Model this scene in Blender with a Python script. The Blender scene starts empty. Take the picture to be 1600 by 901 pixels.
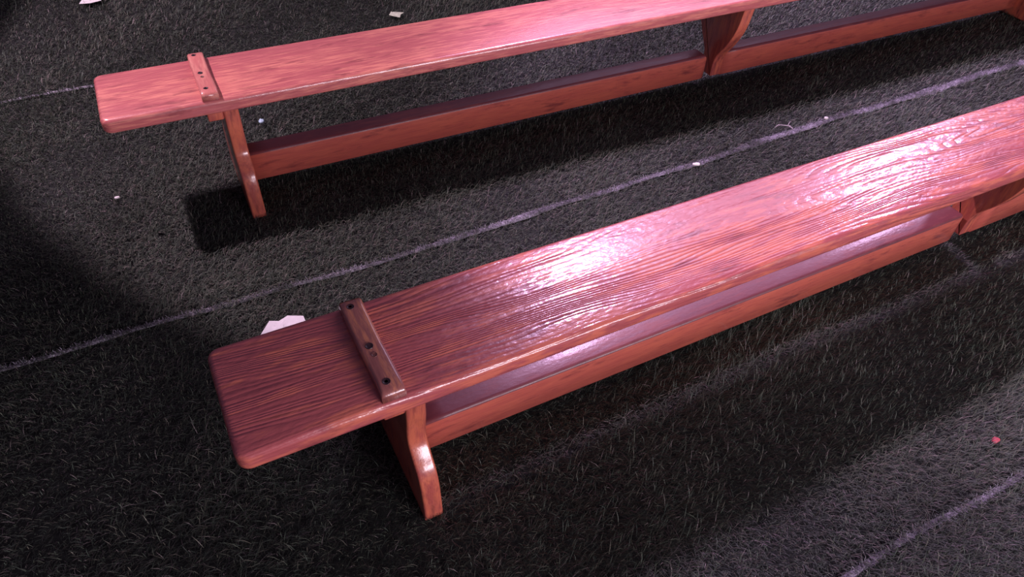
import bpy, bmesh, math, random
import numpy as np
from mathutils import Vector, Matrix

random.seed(7)
rng = np.random.default_rng(11)
scene = bpy.context.scene
COL = scene.collection

# ------------------------------------------------------------------ camera
F_PX = 1124.17
YAW, PITCH, ROLL = 0.51635, 0.78092, 0.06032
cam_data = bpy.data.cameras.new('camera')
cam = bpy.data.objects.new('camera', cam_data)
COL.objects.link(cam)
cam_data.sensor_fit = 'HORIZONTAL'
cam_data.sensor_width = 36.0
cam_data.lens = 36.0 * F_PX / 1600.0
cam_data.clip_start = 0.02
fwd = Vector((math.sin(YAW) * math.cos(PITCH), math.cos(YAW) * math.cos(PITCH), -math.sin(PITCH)))
right = Vector((math.cos(YAW), -math.sin(YAW), 0))
up = right.cross(fwd)
r2 = math.cos(ROLL) * right + math.sin(ROLL) * up
u2 = -math.sin(ROLL) * right + math.cos(ROLL) * up
cam.matrix_world = Matrix(((r2.x, u2.x, -fwd.x, 0.06535), (r2.y, u2.y, -fwd.y, -0.66575),
                           (r2.z, u2.z, -fwd.z, 1.27314), (0, 0, 0, 1)))
scene.camera = cam

# ------------------------------------------------------------------ light
scene.view_settings.view_transform = 'Standard'
scene.view_settings.look = 'None'
scene.view_settings.exposure = 0.0
scene.view_settings.gamma = 1.0
scene.view_settings.use_curve_mapping = False

world = bpy.data.worlds.new('hall_gloom')
scene.world = world
world.use_nodes = True
bg = world.node_tree.nodes['Background']
bg.inputs['Color'].default_value = (0.78, 0.55, 0.95, 1)
bg.inputs['Strength'].default_value = 0.10


def spot(name, loc, aim, watts, half_deg, blend, radius, color):
    d = bpy.data.lights.new(name, 'SPOT')
    d.energy = watts
    d.spot_size = math.radians(2 * half_deg)
    d.spot_blend = blend
    d.shadow_soft_size = radius
    d.color = color
    o = bpy.data.objects.new(name, d)
    COL.objects.link(o)
    o.location = loc
    o.rotation_euler = (Vector(aim) - Vector(loc)).to_track_quat('-Z', 'Y').to_euler()
    return o


PINK = (0.96, 0.66, 1.12)
spot('ceiling_spot_left', (-0.85, 1.95, 2.5), (1.6, 1.9, 0), 330, 36.9, 0.14, 0.03, (1.0, 0.74, 0.94))
spot('ceiling_spot_middle', (2.02, 2.06, 2.5), (2.2, 0.3, 0), 325, 35.2, 0.42, 0.13, PINK)
spot('ceiling_spot_right', (4.9, 2.1, 2.5), (3.1, 0.35, 0), 205, 26, 0.6, 0.15, PINK)


def area(name, loc, aim, watts, sx, sy, color):
    d = bpy.data.lights.new(name, 'AREA')
    d.shape = 'RECTANGLE'
    d.size, d.size_y = sx, sy
    d.energy = watts
    d.color = color
    o = bpy.data.objects.new(name, d)
    COL.objects.link(o)
    o.location = loc
    o.rotation_euler = (Vector(aim) - Vector(loc)).to_track_quat('-Z', 'Y').to_euler()
    return o


area('display_wall_light', (2.0, -3.5, 1.35), (1.5, 0.5, 0.3), 152, 2.5, 1.0, (1.0, 0.86, 1.0))
area('added_sheen_light', (6.5, 5.5, 5.0), (2.0, 0.8, 0.3), 90, 5.0, 3.0, (0.90, 0.66, 1.0))  # added soft light without a known source, for lavender sheen on the planks


# ------------------------------------------------------------------ materials
def new_mat(name):
    m = bpy.data.materials.new(name)
    m.use_nodes = True
    nt = m.node_tree
    b = nt.nodes['Principled BSDF']
    return m, nt, b


class N:
    """tiny node helper"""
    def __init__(self, nt):
        self.nt = nt

    def __call__(self, typ, ins=None, **props):
        n = self.nt.nodes.new(typ)
        for k, v in props.items():
            setattr(n, k, v)
        for k, v in (ins or {}).items():
            if isinstance(v, bpy.types.NodeSocket):
                self.nt.links.new(v, n.inputs[k])
            else:
                n.inputs[k].default_value = v
        return n

    def math(self, op, a, b=0.0, c=None):
        ins = {0: a, 1: b}
        if c is not None:
            ins[2] = c
        return self('ShaderNodeMath', ins, operation=op).outputs[0]

    def ramp(self, fac, stops):
        n = self('ShaderNodeValToRGB', {0: fac})
        e = n.color_ramp.elements
        while len(e) < len(stops):
            e.new(0.5)
        for el, (p, c) in zip(e, stops):
            el.position = p
            el.color = (c[0], c[1], c[2], 1) if len(c) == 3 else c
        return n.outputs[0]

    def mix(self, fac, a, b, mode='MIX'):
        n = self('ShaderNodeMix', data_type='RGBA', blend_type=mode)
        for i, v in ((0, fac), (6, a), (7, b)):
            if isinstance(v, bpy.types.NodeSocket):
                self.nt.links.new(v, n.inputs[i])
            else:
                n.inputs[i].default_value = v if i == 0 else (v[0], v[1], v[2], 1)
        return n.outputs[2]


def wood_material(name, base, light, dark, patch_lo, patch_hi, bump, rough, seed, lines=1.0, axis='X', coat=1.0, pscale=(13.0, 75.0)):
    """varnished red-brown softwood: growth-ring lines along one axis, worn paler patches, dark stains"""
    m, nt, b = new_mat(name)
    n = N(nt)
    tc = n('ShaderNodeTexCoord').outputs['Object']
    rot = (0, 0, 0) if axis == 'X' else ((0, math.pi / 2, 0) if axis == 'Z' else (0, 0, math.pi / 2))
    p = n('ShaderNodeMapping', {'Vector': tc, 'Rotation': rot, 'Location': (seed * 1.7, seed * 0.31, 0)}).outputs[0]
    # slow wander of the grain
    wl = n('ShaderNodeMapping', {'Vector': p, 'Scale': (0.9, 5.0, 5.0)}).outputs[0]
    warp = n('ShaderNodeTexNoise', {'Vector': wl, 'Scale': 1.0, 'Detail': 2.0, 'Roughness': 0.45}).outputs['Fac']
    wf = n('ShaderNodeMapping', {'Vector': p, 'Scale': (6.0, 40.0, 40.0)}).outputs[0]
    warpf = n('ShaderNodeTexNoise', {'Vector': wf, 'Scale': 1.0, 'Detail': 2.0}).outputs['Fac']
    wm = n('ShaderNodeMapping', {'Vector': p, 'Scale': (2.2, 26.0, 26.0)}).outputs[0]
    warpm = n('ShaderNodeTexNoise', {'Vector': wm, 'Scale': 1.0, 'Detail': 1.0}).outputs['Fac']
    sep = n('ShaderNodeSeparateXYZ', {0: p})
    y = n.math('ADD', sep.outputs[1], n.math('MULTIPLY', sep.outputs[2], 0.6))
    ph = n.math('ADD', n.math('MULTIPLY', y, 92.0), n.math('MULTIPLY', warp, 26.0))
    ph = n.math('ADD', ph, n.math('ADD', n.math('MULTIPLY', warpf, 1.0), n.math('MULTIPLY', warpm, 4.6)))
    fr = n.math('FRACT', ph)                       # saw-tooth: soft early wood, sharp late wood
    ring = n.math('POWER', n.math('ABSOLUTE', n.math('SUBTRACT', n.math('MULTIPLY', fr, 2.0), 1.0)), 1.6)
    rm = n('ShaderNodeMapping', {'Vector': p, 'Scale': (1.3, 22.0, 22.0), 'Location': (8.1, 2.2, 0.4)}).outputs[0]
    rmn = n('ShaderNodeTexNoise', {'Vector': rm, 'Scale': 1.0, 'Detail': 2.0}).outputs['Fac']
    ring = n.math('MULTIPLY', ring, n('ShaderNodeMapRange', {0: rmn, 1: 0.36, 2: 0.62, 3: 0.25, 4: 1.0}).outputs[0])
    # fine fibre
    fb = n('ShaderNodeMapping', {'Vector': p, 'Scale': (14.0, 420.0, 420.0)}).outputs[0]
    fibre = n('ShaderNodeTexNoise', {'Vector': fb, 'Scale': 1.0, 'Detail': 3.0, 'Roughness': 0.6}).outputs['Fac']
    # worn paler flecks, stretched along the grain
    pm = n('ShaderNodeMapping', {'Vector': p, 'Scale': (pscale[0], pscale[1], pscale[1])}).outputs[0]
    patch = n('ShaderNodeTexNoise', {'Vector': pm, 'Scale': 1.0, 'Detail': 4.0, 'Roughness': 0.6}).outputs['Fac']
    big = n('ShaderNodeMapping', {'Vector': p, 'Scale': (2.6, 9.0, 9.0)}).outputs[0]
    bign = n('ShaderNodeTexNoise', {'Vector': big, 'Scale': 1.0, 'Detail': 2.0}).outputs['Fac']
    pf = n.math('ADD', n.math('MULTIPLY', patch, 0.65), n.math('MULTIPLY', bign, 0.35))
    pmask = n('ShaderNodeMapRange', {0: pf, 1: patch_lo, 2: patch_hi, 3: 0.0, 4: 1.0}).outputs[0]
    sm = n('ShaderNodeMapping', {'Vector': p, 'Scale': (7.0, 30.0, 30.0), 'Location': (3.3, 1.1, 0.7)}).outputs[0]
    stain = n('ShaderNodeTexNoise', {'Vector': sm, 'Scale': 1.0, 'Detail': 5.0, 'Roughness': 0.65}).outputs['Fac']
    smask = n('ShaderNodeMapRange', {0: stain, 1: 0.56, 2: 0.68, 3: 0.0, 4: 0.75}).outputs[0]
    col = n.mix(pmask, base, light)
    linem = n('ShaderNodeMapRange', {0: ring, 1: 0.45, 2: 1.0, 3: 0.0, 4: 0.70 * lines}).outputs[0]
    col = n.mix(linem, col, dark)
    fm = n('ShaderNodeMapRange', {0: fibre, 1: 0.50, 2: 0.75, 3: 0.0, 4: 0.45}).outputs[0]
    col = n.mix(fm, col, dark)
    col = n.mix(smask, col, dark)
    nt.links.new(col, b.inputs['Base Color'])
    h = n.math('SUBTRACT', n.math('MULTIPLY', fibre, 0.25), n.math('MULTIPLY', ring, 0.9 * lines))
    lump = n('ShaderNodeMapping', {'Vector': p, 'Scale': (60.0, 130.0, 130.0)}).outputs[0]
    lumpn = n('ShaderNodeTexNoise', {'Vector': lump, 'Scale': 1.0, 'Detail': 2.0}).outputs['Fac']
    h = n.math('ADD', h, n.math('MULTIPLY', lumpn, 1.1))
    hc = n.math('SUBTRACT', n.math('MULTIPLY', lumpn, 1.0), n.math('MULTIPLY', ring, 0.8 * lines))
    bp = n('ShaderNodeBump', {'Strength': bump, 'Distance': 0.0012, 'Height': h})
    nt.links.new(bp.outputs[0], b.inputs['Normal'])
    rr = n('ShaderNodeMapRange', {0: patch, 1: 0.3, 2: 0.7, 3: rough, 4: rough + 0.14}).outputs[0]
    nt.links.new(rr, b.inputs['Roughness'])
    b.inputs['Coat Weight'].default_value = coat
    b.inputs['Coat Roughness'].default_value = 0.18
    bp2 = n('ShaderNodeBump', {'Strength': bump * 0.8, 'Distance': 0.0012, 'Height': hc})
    nt.links.new(bp2.outputs[0], b.inputs['Coat Normal'])
    return m


RED = (0.50, 0.118, 0.120)
RED_LIGHT = (0.72, 0.190, 0.125)
RED_DARK = (0.23, 0.048, 0.062)
M_PLANK = wood_material('red_varnished_plank', RED, RED_LIGHT, RED_DARK, 0.48, 0.57, 0.85, 0.30, 1.0, pscale=(11.0, 62.0))
M_PLANK2 = wood_material('paler_worn_plank', (0.56, 0.145, 0.145), (0.80, 0.27, 0.205), (0.26, 0.055, 0.062), 0.47, 0.60, 0.35, 0.34, 5.3, 0.45, pscale=(15.0, 170.0))
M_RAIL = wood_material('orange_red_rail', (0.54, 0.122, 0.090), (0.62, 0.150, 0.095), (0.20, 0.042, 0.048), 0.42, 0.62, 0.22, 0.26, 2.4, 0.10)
M_RAILTOP = wood_material('dark_rail_top', (0.165, 0.038, 0.048), (0.24, 0.06, 0.06), (0.09, 0.024, 0.034), 0.50, 0.64, 0.30, 0.42, 7.4, 0.10, coat=0.15)
M_LEG = wood_material('orange_red_leg', (0.46, 0.104, 0.080), (0.64, 0.165, 0.090), (0.13, 0.028, 0.034), 0.45, 0.58, 0.30, 0.26, 3.1, 0.15, 'Z')
M_CLEAT = wood_material('worn_brown_cleat', (0.36, 0.125, 0.105), (0.62, 0.230, 0.125), (0.12, 0.038, 0.042), 0.46, 0.54, 0.35, 0.24, 4.2, 0.15, 'Y')
M_CLEAT2 = wood_material('pink_brown_cleat', (0.64, 0.20, 0.17), (0.76, 0.30, 0.23), (0.34, 0.09, 0.09), 0.46, 0.56, 0.3, 0.28, 6.2, 0.15, 'Y')


def plain(name, color, rough=0.6, noise=0.0, scale=60.0):
    m, nt, b = new_mat(name)
    n = N(nt)
    tc = n('ShaderNodeTexCoord').outputs['Object']
    t = n('ShaderNodeTexNoise', {'Vector': tc, 'Scale': scale, 'Detail': 4.0}).outputs['Fac']
    c = n.ramp(t, [(0.3, tuple(v * (1 - noise) for v in color)), (0.7, tuple(min(1, v * (1 + noise)) for v in color))])
    nt.links.new(c, b.inputs['Base Color'])
    b.inputs['Roughness'].default_value = rough
    return m


M_HOLE_SHADE = plain('hole_shade', (0.035, 0.016, 0.020), 0.35, 0.4, 300)  # near-black disc colour stands in for the shade inside a screw hole
M_PLUG = plain('filled_plug', (0.16, 0.06, 0.05), 0.35, 0.3, 300)
M_BACK = plain('dark_turf_backing', (0.012, 0.013, 0.012), 0.95, 0.5, 40)
M_PAPER = plain('white_paper', (0.86, 0.80, 0.82), 0.7, 0.05, 90)
M_LEAF = plain('pale_leaf', (0.62, 0.66, 0.50), 0.6, 0.15, 200)
M_CHIP = plain('blue_white_chip', (0.55, 0.75, 0.85), 0.4, 0.1, 200)
M_TWIG = plain('grey_twig', (0.42, 0.36, 0.38), 0.8, 0.2, 200)
M_FLECK = plain('white_fleck', (0.85, 0.80, 0.78), 0.5, 0.1, 200)
M_REDFLECK = plain('red_fleck', (0.50, 0.07, 0.10), 0.6, 0.2, 300)

# grass: colour of each blade comes from an attribute that varies blade by blade
M_GRASS, gnt, gb = new_mat('turf_blades')
gn = N(gnt)
ga = gn('ShaderNodeAttribute', attribute_name='blade_colour')
gnt.links.new(ga.outputs['Color'], gb.inputs['Base Color'])
gb.inputs['Roughness'].default_value = 0.55
gb.inputs['Specular IOR Level'].default_value = 0.35

# seam edge: pale lavender latex edge with fuzzy breaks
M_SEAM, snt, sb = new_mat('lavender_turf_edge')
sn = N(snt)
stc = sn('ShaderNodeTexCoord').outputs['Object']
s1 = sn('ShaderNodeTexNoise', {'Vector': stc, 'Scale': 9.0, 'Detail': 5.0, 'Roughness': 0.7}).outputs['Fac']
sc_ = sn.ramp(s1, [(0.36, (0.10, 0.095, 0.10)), (0.60, (0.42, 0.385, 0.45))])
snt.links.new(sc_, sb.inputs['Base Color'])
sb.inputs['Roughness'].default_value = 0.8


# ------------------------------------------------------------------ mesh helpers
def link_mesh(name, bm, mat, parent=None, smooth=True):
    me = bpy.data.meshes.new(name)
    bmesh.ops.recalc_face_normals(bm, faces=bm.faces)
    bm.to_mesh(me)
    bm.free()
    me.materials.append(mat)
    if smooth:
        for p in me.polygons:
            p.use_smooth = True
    o = bpy.data.objects.new(name, me)
    COL.objects.link(o)
    if parent:
        o.parent = parent
    return o


def tag(o, label, cat, group=None, kind=None):
    o['label'] = label
    o['category'] = cat
    if group:
        o['group'] = group
    if kind:
        o['kind'] = kind
    return o


def rounded_rect(x0, x1, y0, y1, r, seg=7):
    pts = []
    for cx, cy, a0 in ((x1 - r, y1 - r, 0), (x0 + r, y1 - r, 90), (x0 + r, y0 + r, 180), (x1 - r, y0 + r, 270)):
        for k in range(seg + 1):
            a = math.radians(a0 + 90 * k / seg)
            pts.append((cx + r * math.cos(a), cy + r * math.sin(a)))
    return pts


def catmull(ctrl, per=5):
    out = []
    n = len(ctrl)
    for i in range(n - 1):
        p0 = ctrl[max(i - 1, 0)]; p1 = ctrl[i]; p2 = ctrl[i + 1]; p3 = ctrl[min(i + 2, n - 1)]
        for k in range(per):
            t = k / per
            out.append(tuple(0.5 * (2 * b + (c - a) * t + (2 * a - 5 * b + 4 * c - d) * t * t + (3 * b - a - 3 * c + d) * t ** 3)
                             for a, b, c, d in zip(p0, p1, p2, p3)))
    out.append(tuple(ctrl[-1]))
    return out


def slab(outline, z0, z1, bev, seg=4, axis='z', bev_lo=None):
    """closed outline extruded from z0 to z1 with rounded rims (insets computed along outline normals)"""
    bev_lo = bev if bev_lo is None else bev_lo
    n = len(outline)
    pts = [Vector((p[0], p[1])) for p in outline]
    area2 = sum(pts[i].x * pts[(i + 1) % n].y - pts[(i + 1) % n].x * pts[i].y for i in range(n))
    if area2 < 0:
        pts.reverse()
    nrm = []
    for i in range(n):
        d = (pts[(i + 1) % n] - pts[i - 1])
        d.normalize()
        nrm.append(Vector((-d.y, d.x)))
    bm = bmesh.new()
    rings = []
    prof = []
    for k in range(seg + 1):
        a = math.pi / 2 * k / seg
        prof.append((bev_lo * (1 - math.sin(a)), z0 + bev_lo * (1 - math.cos(a))))
    for k in range(seg + 1):
        a = math.pi / 2 * k / seg
        prof.append((bev * (1 - math.cos(a)), z1 - bev * (1 - math.sin(a))))
    for ins, z in prof:
        ring = []
        for p, q in zip(pts, nrm):
            v = p + q * ins
            c = {'z': (v.x, v.y, z), 'x': (z, v.x, v.y), 'y': (v.x, z, v.y)}[axis]
            ring.append(bm.verts.new(c))
        rings.append(ring)
    for a, b in zip(rings[:-1], rings[1:]):
        for i in range(n):
            j = (i + 1) % n
            bm.faces.new((a[i], a[j], b[j], b[i]))
    bm.faces.new(list(reversed(rings[0])))
    bm.faces.new(rings[-1])
    return bm


def empty(name, loc, rz=0):
    o = bpy.data.objects.new(name, None)
    COL.objects.link(o)
    o.location = loc
    o.rotation_euler = (0, 0, rz)
    o.empty_display_size = 0.1
    return o


# ------------------------------------------------------------------ setting: floor under the turf
fbm = bmesh.new()
vs = [fbm.verts.new(c) for c in ((-4, -4, -0.004), (9, -4, -0.004), (9, 9, -0.004), (-4, 9, -0.004))]
fbm.faces.new(vs)
floor = link_mesh('floor', fbm, M_BACK, None, False)
floor['kind'] = 'structure'


# ------------------------------------------------------------------ turf strips
def seam_y(k, x):
    """y of the joint between strip k-1 and k"""
    base = (-1.64, -0.467, 0.688, 1.892, 3.08)[k]
    w = 0.006 * np.sin(x * 2.1 + k * 1.7) + 0.004 * np.sin(x * 6.3 + k) + 0.0025 * np.sin(x * 17.0 + 2 * k)
    if k == 2:
        w = w + 0.017 * np.clip(x - 0.6, 0, 3)
    return base + w


def edge_w(k, x):
    """width of the bare pale edge along joint k"""
    if k == 2:
        return 0.008 + 0.0068 * np.clip(x, 0, 2.6)
    return 0.009 if k == 1 else 0.006


CAM = np.array((0.06535, -0.66575, 1.27314))
BASIS = np.array((tuple(r2), tuple(u2), tuple(fwd)))


def in_view(x, y, mx, my):
    d = np.stack([x - CAM[0], y - CAM[1], np.zeros_like(x) - CAM[2]], 1) @ BASIS.T
    z = d[:, 2]
    px = F_PX * d[:, 0] / np.maximum(z, 0.05)
    py = F_PX * d[:, 1] / np.maximum(z, 0.05)
    return (z > 0.1) & (np.abs(px) < 800 + mx) & (np.abs(py) < 450 + my)


def noise2(x, y, f, seed):
    """cheap smooth noise, about -1..1"""
    r = np.random.default_rng(seed)
    s = np.zeros_like(x)
    for i in range(7):
        a = r.uniform(0, 6.283); ff = f * r.uniform(0.6, 1.6)
        s += np.sin((x * math.cos(a) + y * math.sin(a)) * ff + r.uniform(0, 6.28))
    return s / 3.0


def turf(k, label):
    n_try = int(62000 * 1.2 * 7.4)
    x = rng.uniform(-1.8, 5.6, n_try)
    u = rng.uniform(0, 1, n_try)
    y0 = seam_y(k, x) + edge_w(k, x) * 0.4
    y1 = seam_y(k + 1, x) - edge_w(k + 1, x) * 0.5
    y = y0 + u * (y1 - y0)
    keep = in_view(x, y, 650, 320)
    dist = np.sqrt((x - CAM[0]) ** 2 + (y - CAM[1]) ** 2 + CAM[2] ** 2)
    keep &= rng.uniform(0, 1, n_try) < np.clip((1.9 / dist) ** 1.6, 0.12, 1.0)
    x, y, dist, y0, y1 = x[keep], y[keep], dist[keep], y0[keep], y1[keep]
    m = len(x)
    wscale = np.clip((dist / 1.9) ** 0.8, 1, 2.6)
    length = rng.uniform(0.014, 0.029, m) * (1 + 0.25 * noise2(x, y, 9, 5))
    width = rng.uniform(0.0008, 0.0014, m) * wscale
    # nap: combed towards the viewer with wandering tufts
    ang = -1.15 + 0.55 * noise2(x, y, 4.0, 3 + k) + rng.normal(0, 0.95, m)
    lean = np.clip(rng.normal(0.95, 0.28, m), 0.1, 1.45)
    # blades at a cut edge splay over the joint
    e0 = np.clip(1 - (y - y0) / 0.02, 0, 1)
    dx, dy = np.cos(ang), np.sin(ang)
    dy = dy - 0.5 * e0
    hx = np.sin(lean) * length; hz = np.cos(lean) * length
    px_, py_ = -dy, dx
    wx, wy = px_ * width * 0.5, py_ * width * 0.5
    lift = 0.0005
    V = np.zeros((m, 5, 3), np.float32)
    b = np.stack([x, y, np.full(m, lift)], 1)
    side = np.stack([wx, wy, np.zeros(m)], 1)
    mid = b + np.stack([dx * hx * 0.38, dy * hx * 0.38, hz * 0.68], 1)
    tip = b + np.stack([dx * hx, dy * hx, hz], 1)
    V[:, 0] = b - side; V[:, 1] = b + side
    V[:, 2] = mid + side * 0.9; V[:, 3] = mid - side * 0.9
    V[:, 4] = tip
    base = (np.arange(m) * 5)[:, None]
    loops = np.concatenate([base + np.array([[0, 1, 2, 3]]), base + np.array([[3, 2, 4]])], 1).astype(np.int32).ravel()
    starts = (np.arange(m)[:, None] * 7 + np.array([[0, 4]])).astype(np.int32).ravel()
    totals = np.tile(np.array([4, 3], np.int32), m)
    me = bpy.data.meshes.new('artificial_turf')
    me.vertices.add(m * 5); me.vertices.foreach_set('co', V.ravel())
    me.loops.add(len(loops)); me.loops.foreach_set('vertex_index', loops)
    me.polygons.add(m * 2); me.polygons.foreach_set('loop_start', starts); me.polygons.foreach_set('loop_total', totals)
    me.polygons.foreach_set('use_smooth', np.ones(m * 2, bool))
    me.update(calc_edges=True)
    # blade colours: deep green, olive and straw-coloured blades in one pile
    g = np.array([[0.085, 0.110, 0.082], [0.112, 0.130, 0.092], [0.145, 0.138, 0.105], [0.25, 0.21, 0.20], [0.050, 0.068, 0.052]])
    pick = rng.choice(5, m, p=[0.34, 0.28, 0.15, 0.07, 0.16])
    c = g[pick] * rng.uniform(0.7, 1.3, (m, 1)) * (1 + 0.12 * noise2(x, y, 14, 9)[:, None])
    c = np.clip(c, 0.008, 1)
    col = np.ones((m, 5, 4), np.float32)
    col[:, :, :3] = c[:, None, :]
    at = me.attributes.new('blade_colour', 'FLOAT_COLOR', 'POINT')
    at.data.foreach_set('color', col.ravel())
    me.materials.append(M_GRASS)
    o = bpy.data.objects.new('artificial_turf', me)
    COL.objects.link(o)
    tag(o, label, 'artificial turf', None, 'stuff')
    return o


TURF = {
    0: 'short dark artificial turf in the bottom right corner, nearest strip beyond the last seam',
    1: 'dark artificial turf strip under the near bench, between two pale seams',
    2: 'dark artificial turf strip under the far bench, crossed by its black shadow',
    3: 'dark artificial turf strip behind the far bench at the top left',
}
turfs = {k: turf(k, s) for k, s in TURF.items()}


def seam_edge(k, parent, x0, x1, dens):
    """pale cut edge of a turf strip along its joint: thin latex lip with a fringe of short pale fibres"""
    bm = bmesh.new()
    n = int((x1 - x0) / 0.012)
    rows = []
    r = random.Random(40 + k)
    for i in range(n + 1):
        x = x0 + (x1 - x0) * i / n
        yc = float(seam_y(k, np.array(x)))
        ww = float(edge_w(k, x)) * (1 + 0.3 * math.sin(x * 7.1 + k) + 0.25 * math.sin(x * 23.0) + r.uniform(-0.25, 0.25))
        h = 0.0045 + r.uniform(-0.001, 0.001)
        rows.append([bm.verts.new(c) for c in ((x, yc - ww * 0.5, 0.0), (x, yc - ww * 0.25, h), (x, yc + ww * 0.35, h), (x, yc + ww * 0.5, 0.0))])
    for a, b in zip(rows[:-1], rows[1:]):
        for j in range(3):
            bm.faces.new((a[j], a[j + 1], b[j + 1], b[j]))
    for i in range(int((x1 - x0) * dens)):
        x = r.uniform(x0, x1)
        y = float(seam_y(k, np.array(x))) + r.uniform(-0.55, 0.55) * float(edge_w(k, x))
        a = r.uniform(-2.6, -0.5) if r.random() < 0.7 else r.uniform(0, 6.28)
        ln = r.uniform(0.006, 0.014); le = r.uniform(0.4, 1.2)
        d = Vector((math.cos(a) * math.sin(le), math.sin(a) * math.sin(le), math.cos(le))) * ln
        sd = Vector((-math.sin(a), math.cos(a), 0)) * 0.0007
        b0 = Vector((x, y, 0.003))
        v = [bm.verts.new(q) for q in (b0 - sd, b0 + sd, b0 + d * 0.6 + sd * 0.8 + Vector((0, 0, 0.001)), b0 + d * 0.6 - sd * 0.8 + Vector((0, 0, 0.001)), b0 + d)]
        bm.faces.new(v[:4]); bm.faces.new((v[3], v[2], v[4]))
    o = link_mesh('backing_edge', bm, M_SEAM, parent)
    o['label'] = 'pale lavender edge of the turf backing along the seam'
    return o


seam_edge(1, turfs[0], -1.8, 3.4, 2200)
seam_edge(2, turfs[1], -1.8, 5.4, 2600)
seam_edge(3, turfs[2], -1.8, 5.4, 500)

# ------------------------------------------------------------------ benches
L = 3.833
W = 0.235
H = 0.344
T = 0.036
LEG_X = 0.267
LEG_T = 0.037


def leg_outline():
    half = catmull([(0.021, H - T), (0.022, 0.25), (0.028, 0.205), (0.026, 0.172), (0.010, 0.148), (-0.011, 0.124),
                    (-0.024, 0.092), (-0.031, 0.050), (-0.035, 0.012), (-0.034, 0.0)], 5)
    return [(y, z) for y, z in half] + [(W - y, z) for y, z in reversed(half)]


def bracket_outline():
    half = catmull([(0.008, H - T), (0.011, 0.285), (0.017, 0.245), (0.030, 0.205), (0.048, 0.168), (0.068, 0.137),
                    (0.083, 0.112), (0.089, 0.088), (0.090, 0.055), (0.090, 0.036)], 5)
    return [(y, z) for y, z in half] + [(W - y, z) for y, z in reversed(half)]


def disc(cx, cy, z, r, depth):
    """round plug with a slightly dished top"""
    bm = bmesh.new()
    seg = 20
    rings = []
    for rr, zz in ((r, z - 0.006), (r, z + 0.0006), (r * 0.93, z + 0.0010), (r * 0.86, z + 0.0006), (r * 0.4, z + 0.0005)):
        rings.append([bm.verts.new((cx + rr * math.cos(2 * math.pi * i / seg), cy + rr * math.sin(2 * math.pi * i / seg), zz)) for i in range(seg)])
    for a, b in zip(rings[:-1], rings[1:]):
        for i in range(seg):
            bm.faces.new((a[i], a[(i + 1) % seg], b[(i + 1) % seg], b[i]))
    bm.faces.new(list(reversed(rings[0])))
    bm.faces.new(rings[-1])
    return bm


def cleat_mesh(x0, x1):
    """batten across the plank: rounded long edges, ends cut at a slope"""
    y0, y1, z0, z1 = 0.006, 0.229, H - 0.0005, H + 0.0205
    prof = []
    r = 0.006
    for k in range(5):
        a = math.radians(180 - 90 * k / 4)
        prof.append((x0 + r + r * math.cos(a), z1 - r + r * math.sin(a)))
    for k in range(5):
        a = math.radians(90 - 90 * k / 4)
        prof.append((x1 - r + r * math.cos(a), z1 - r + r * math.sin(a)))
    prof = [(x0, z0)] + prof + [(x1, z0)]
    bm = bmesh.new()
    rows = []
    for y, drop, slope in ((y0, 0.005, 0.0), (y0 + 0.0015, 0.002, 0.004), (y0 + 0.006, 0.0, 0.004), (y0 + 0.03, 0, 0), (W / 2, 0.0012, 0),
                           (y1 - 0.03, 0, 0), (y1 - 0.006, 0.0, -0.004), (y1 - 0.0015, 0.002, -0.004), (y1, 0.005, 0.0)):
        row = []
        for x, z in prof:
            f = max(0.0, (z - z0) / (z1 - z0))
            row.append(bm.verts.new((x + 0.0012 * math.sin(y * 31), y + slope * f, z - drop * f)))
        rows.append(row)
    for a, b in zip(rows[:-1], rows[1:]):
        for i in range(len(prof) - 1):
            bm.faces.new((a[i], a[i + 1], b[i + 1], b[i]))
        bm.faces.new((a[-1], a[0], b[0], b[-1]))
    bm.faces.new(rows[0])
    bm.faces.new(list(reversed(rows[-1])))
    return bm


def rail_mesh(x0, x1, round0, round1):
    """long rail: rounded top arrises, optional rounded top corner at either end"""
    y0, y1, z0, z1 = 0.0875, 0.1475, 0.034, 0.123
    r = 0.009
    def section(shrink_top, inset):
        pts = [(y0 + 0.002 + inset, z0), (y0 + inset, z0 + 0.002)]
        zt = z1 - shrink_top
        for k in range(6):
            a = math.radians(180 - 90 * k / 5)
            pts.append((y0 + inset + r + r * math.cos(a), zt - r + r * math.sin(a)))
        for k in range(6):
            a = math.radians(90 - 90 * k / 5)
            pts.append((y1 - inset - r + r * math.cos(a), zt - r + r * math.sin(a)))
        pts += [(y1 - inset, z0 + 0.002), (y1 - 0.002 - inset, z0)]
        return pts
    st = []
    R = 0.026
    if round0:
        for k in range(7):
            a = math.pi / 2 * k / 6
            st.append((x0 + R * (1 - math.sin(a)) if False else x0 + R - R * math.cos(a), R - R * math.sin(a), 0.006 * (1 - math.sin(a))))
    else:
        st.append((x0, 0, 0))
    m = 24
    a0 = st[-1][0]
    b0 = x1 - (R if round1 else 0)
    for i in range(1, m):
        st.append((a0 + (b0 - a0) * i / m, 0, 0))
    if round1:
        for k in range(7):
            a = math.pi / 2 * k / 6
            st.append((x1 - R + R * math.sin(a), R - R * math.cos(a), 0.013 * (1 - math.cos(a))))
    else:
        st.append((x1, 0, 0))
    bm = bmesh.new()
    rows = [[bm.verts.new((x, y, z)) for y, z in section(s, i)] for x, s, i in st]
    for a, b in zip(rows[:-1], rows[1:]):
        n = len(a)
        for i in range(n):
            j = (i + 1) % n
            bm.faces.new((a[i], a[j], b[j], b[i]))
    bm.faces.new(rows[0])
    bm.faces.new(list(reversed(rows[-1])))
    return bm


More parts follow.
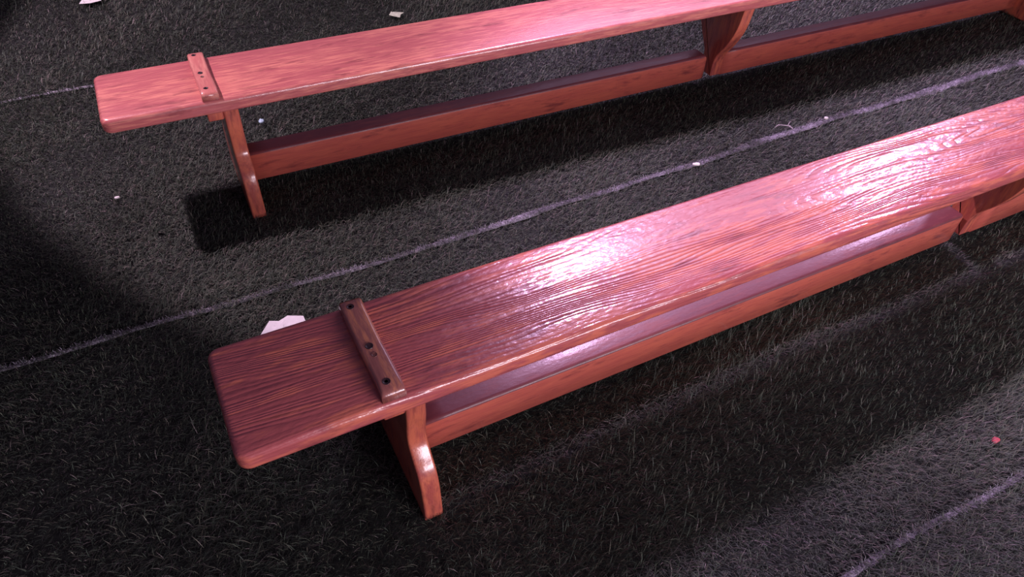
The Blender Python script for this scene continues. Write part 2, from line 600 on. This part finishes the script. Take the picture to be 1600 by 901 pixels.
def subdivide_long(outline):
    """extra points along the long edges of an outline so it shades evenly"""
    out = []
    n = len(outline)
    for i in range(n):
        a, b = outline[i], outline[(i + 1) % n]
        out.append(a)
        d = math.hypot(b[0] - a[0], b[1] - a[1])
        k = int(d / 0.15)
        for j in range(1, k):
            t = j / k
            out.append((a[0] + (b[0] - a[0]) * t, a[1] + (b[1] - a[1]) * t))
    return out


def make_bench(label, m_plank, m_cleat, holes, loc, rz):
    root = empty('gym_bench', loc, rz)
    tag(root, label, 'bench', 'low red wooden gym benches on the turf')
    seat = link_mesh('seat_plank', slab(subdivide_long(rounded_rect(0, L, 0, W, 0.021)), H - T, H, 0.011, 5, 'z', 0.008), m_plank, root)
    for mirror in (False, True):
        x0 = LEG_X if not mirror else L - LEG_X - LEG_T
        link_mesh('leg', slab(leg_outline(), x0, x0 + LEG_T, 0.005, 3, 'x'), M_LEG, root)
        bx0 = 0.2285 if not mirror else L - 0.2665
        bb = slab(rounded_rect(bx0, bx0 + 0.038, 0.018, W - 0.018, 0.004, 3), H - T - 0.028, H - T, 0.001, 2, 'z', 0.003)
        link_mesh('batten', bb, M_LEG, root)
        cx0 = 0.227 if not mirror else L - 0.267
        cl = link_mesh('cleat', cleat_mesh(cx0, cx0 + 0.040), m_cleat, root)
        for hy in (0.209, 0.111, 0.030):
            s = link_mesh('screw_hole', disc(cx0 + 0.0165, hy, H + 0.0205 - 0.0005, 0.0068 * holes, 0.003), M_HOLE_SHADE, cl)
            s['label'] = 'dark round screw hole'
        link_mesh('wood_plug', disc(cx0 + 0.018, 0.090, H + 0.0203 - 0.0006, 0.0050 * holes, 0.0006), M_PLUG, cl)
    link_mesh('bracket', slab(bracket_outline(), 1.895, 1.938, 0.003, 3, 'x'), M_LEG, root)
    for ra, rb, rr in ((LEG_X + LEG_T - 0.001, 1.869, True), (1.937, L - LEG_X - LEG_T + 0.001, False)):
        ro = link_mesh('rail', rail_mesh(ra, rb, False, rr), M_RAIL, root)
        ro.data.materials.append(M_RAILTOP)          # darker red-brown on the upward faces of the rail
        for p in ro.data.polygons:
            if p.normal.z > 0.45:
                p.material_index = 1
    return root


make_bench('red varnished wooden gym bench with deep glossy grain, nearest the viewer', M_PLANK, M_CLEAT, 1.0, (0, 0, 0), 0)
make_bench('paler pinkish red wooden gym bench standing behind the near one', M_PLANK2, M_CLEAT2, 0.85, (-0.08475, 1.0222, 0), -0.01713)


# ------------------------------------------------------------------ litter on the turf
def sheet(name, pts, th, mat, sub=3, curl=0.004, seed=1):
    """crumpled thin sheet from an outline (real thickness)"""
    r = random.Random(seed)
    bm = bmesh.new()
    n = len(pts)
    cx = sum(p[0] for p in pts) / n; cy = sum(p[1] for p in pts) / n
    tops, bots = [], []
    for ring in range(sub + 1):
        f = 1 - ring / (sub + 0.5)
        t, b = [], []
        for p in pts:
            z = p[2] * f + (1 - f) * sum(q[2] for q in pts) / n + r.uniform(-curl, curl)
            x = cx + (p[0] - cx) * f; y = cy + (p[1] - cy) * f
            t.append(bm.verts.new((x, y, z + th))); b.append(bm.verts.new((x, y, z)))
        tops.append(t); bots.append(b)
    for rings, flip in ((tops, False), (bots, True)):
        for a, b in zip(rings[:-1], rings[1:]):
            for i in range(n):
                j = (i + 1) % n
                f = (a[i], a[j], b[j], b[i])
                bm.faces.new(tuple(reversed(f)) if flip else f)
        bm.faces.new(rings[-1] if not flip else list(reversed(rings[-1])))
    for i in range(n):
        j = (i + 1) % n
        bm.faces.new((tops[0][i], bots[0][i], bots[0][j], tops[0][j]))
    return link_mesh(name, bm, mat, None, False)


o = sheet('paper_sheet', [(0.088, 0.530, .016), (0.128, 0.575, .019), (0.148, 0.566, .019), (0.170, 0.574, .019), (0.203, 0.558, .019),
                          (0.205, 0.46, .016), (0.150, 0.42, .016), (0.090, 0.44, .014)], 0.0006, M_PAPER, 3, 0.0015, 3)
tag(o, 'torn white sheet of paper on the turf, half hidden behind the near bench end', 'paper')

o = sheet('leaf', [(0.950, 2.010, .014), (0.965, 2.027, .018), (0.988, 2.019, .016), (1.008, 1.998, .020), (0.993, 1.994, .016),
                   (0.982, 1.972, .014), (0.968, 1.990, .012)], 0.0008, M_LEAF, 2, 0.001, 4)
tag(o, 'pale curled leaf on the dark turf behind the far bench', 'leaf')

o = sheet('paper_scrap', [(-0.125, 2.545, .012), (-0.085, 2.525, .016), (-0.045, 2.530, .018), (-0.04, 2.565, .018), (0.02, 2.60, .016),
                          (-0.03, 2.615, .02), (-0.10, 2.60, .02)], 0.0008, M_FLECK, 2, 0.003, 5)
tag(o, 'white crumpled paper scrap at the top left edge of the turf', 'paper')


def pebble(name, loc, sx, sy, sz, mat, seed):
    r = random.Random(seed)
    bm = bmesh.new()
    bmesh.ops.create_icosphere(bm, subdivisions=2, radius=1.0)
    for v in bm.verts:
        k = 1 + r.uniform(-0.18, 0.18)
        v.co = Vector((v.co.x * sx * k, v.co.y * sy * k, v.co.z * sz * k))
    o = link_mesh(name, bm, mat, None, True)
    o.location = loc
    o.rotation_euler = (0, 0, r.uniform(-0.6, 0.2))
    return o


tag(pebble('paper_fleck', (1.448, 0.679, 0.019), 0.013, 0.007, 0.004, M_FLECK, 2), 'small white oval fleck on the pale seam between the benches', 'litter')
tag(pebble('plastic_chip', (0.313, 1.429, 0.019), 0.008, 0.013, 0.005, M_CHIP, 3), 'tiny bluish white chip on turf below the far seat', 'litter')
tag(pebble('paper_crumb', (-0.132, 1.201, 0.018), 0.007, 0.005, 0.004, M_FLECK, 4), 'tiny white crumb on turf left of the far bench leg', 'litter')
tag(pebble('seam_crumb', (2.023, 0.715, 0.020), 0.007, 0.006, 0.005, M_FLECK, 5), 'tiny pale crumb on the seam, right of the twig', 'litter')
tag(pebble('red_fleck', (1.425, -0.395, 0.008), 0.011, 0.007, 0.004, M_REDFLECK, 6), 'small red fleck caught in the turf at the lower right', 'litter')


def tube(bm, pts, r0, r1):
    seg = 6
    rows = []
    for i, p in enumerate(pts):
        q = Vector(pts[min(i + 1, len(pts) - 1)]) - Vector(pts[max(i - 1, 0)])
        q.normalize()
        s = q.cross(Vector((0, 0, 1))); s.normalize()
        t = s.cross(q)
        r = r0 + (r1 - r0) * i / (len(pts) - 1)
        rows.append([bm.verts.new(Vector(p) + s * r * math.cos(2 * math.pi * k / seg) + t * r * math.sin(2 * math.pi * k / seg)) for k in range(seg)])
    for a, b in zip(rows[:-1], rows[1:]):
        for i in range(seg):
            bm.faces.new((a[i], a[(i + 1) % seg], b[(i + 1) % seg], b[i]))
    bm.faces.new(rows[0]); bm.faces.new(list(reversed(rows[-1])))


tb = bmesh.new()
tube(tb, [(1.822, 0.742, 0.018), (1.838, 0.746, 0.022), (1.856, 0.737, 0.021), (1.874, 0.726, 0.020)], 0.0012, 0.0018)
tube(tb, [(1.866, 0.731, 0.0205), (1.878, 0.738, 0.024), (1.886, 0.742, 0.026)], 0.0014, 0.0009)
tube(tb, [(1.870, 0.728, 0.020), (1.872, 0.716, 0.019), (1.870, 0.706, 0.018)], 0.0016, 0.0010)
tag(link_mesh('twig', tb, M_TWIG), 'small forked grey twig lying on the turf beside the pale seam', 'twig')
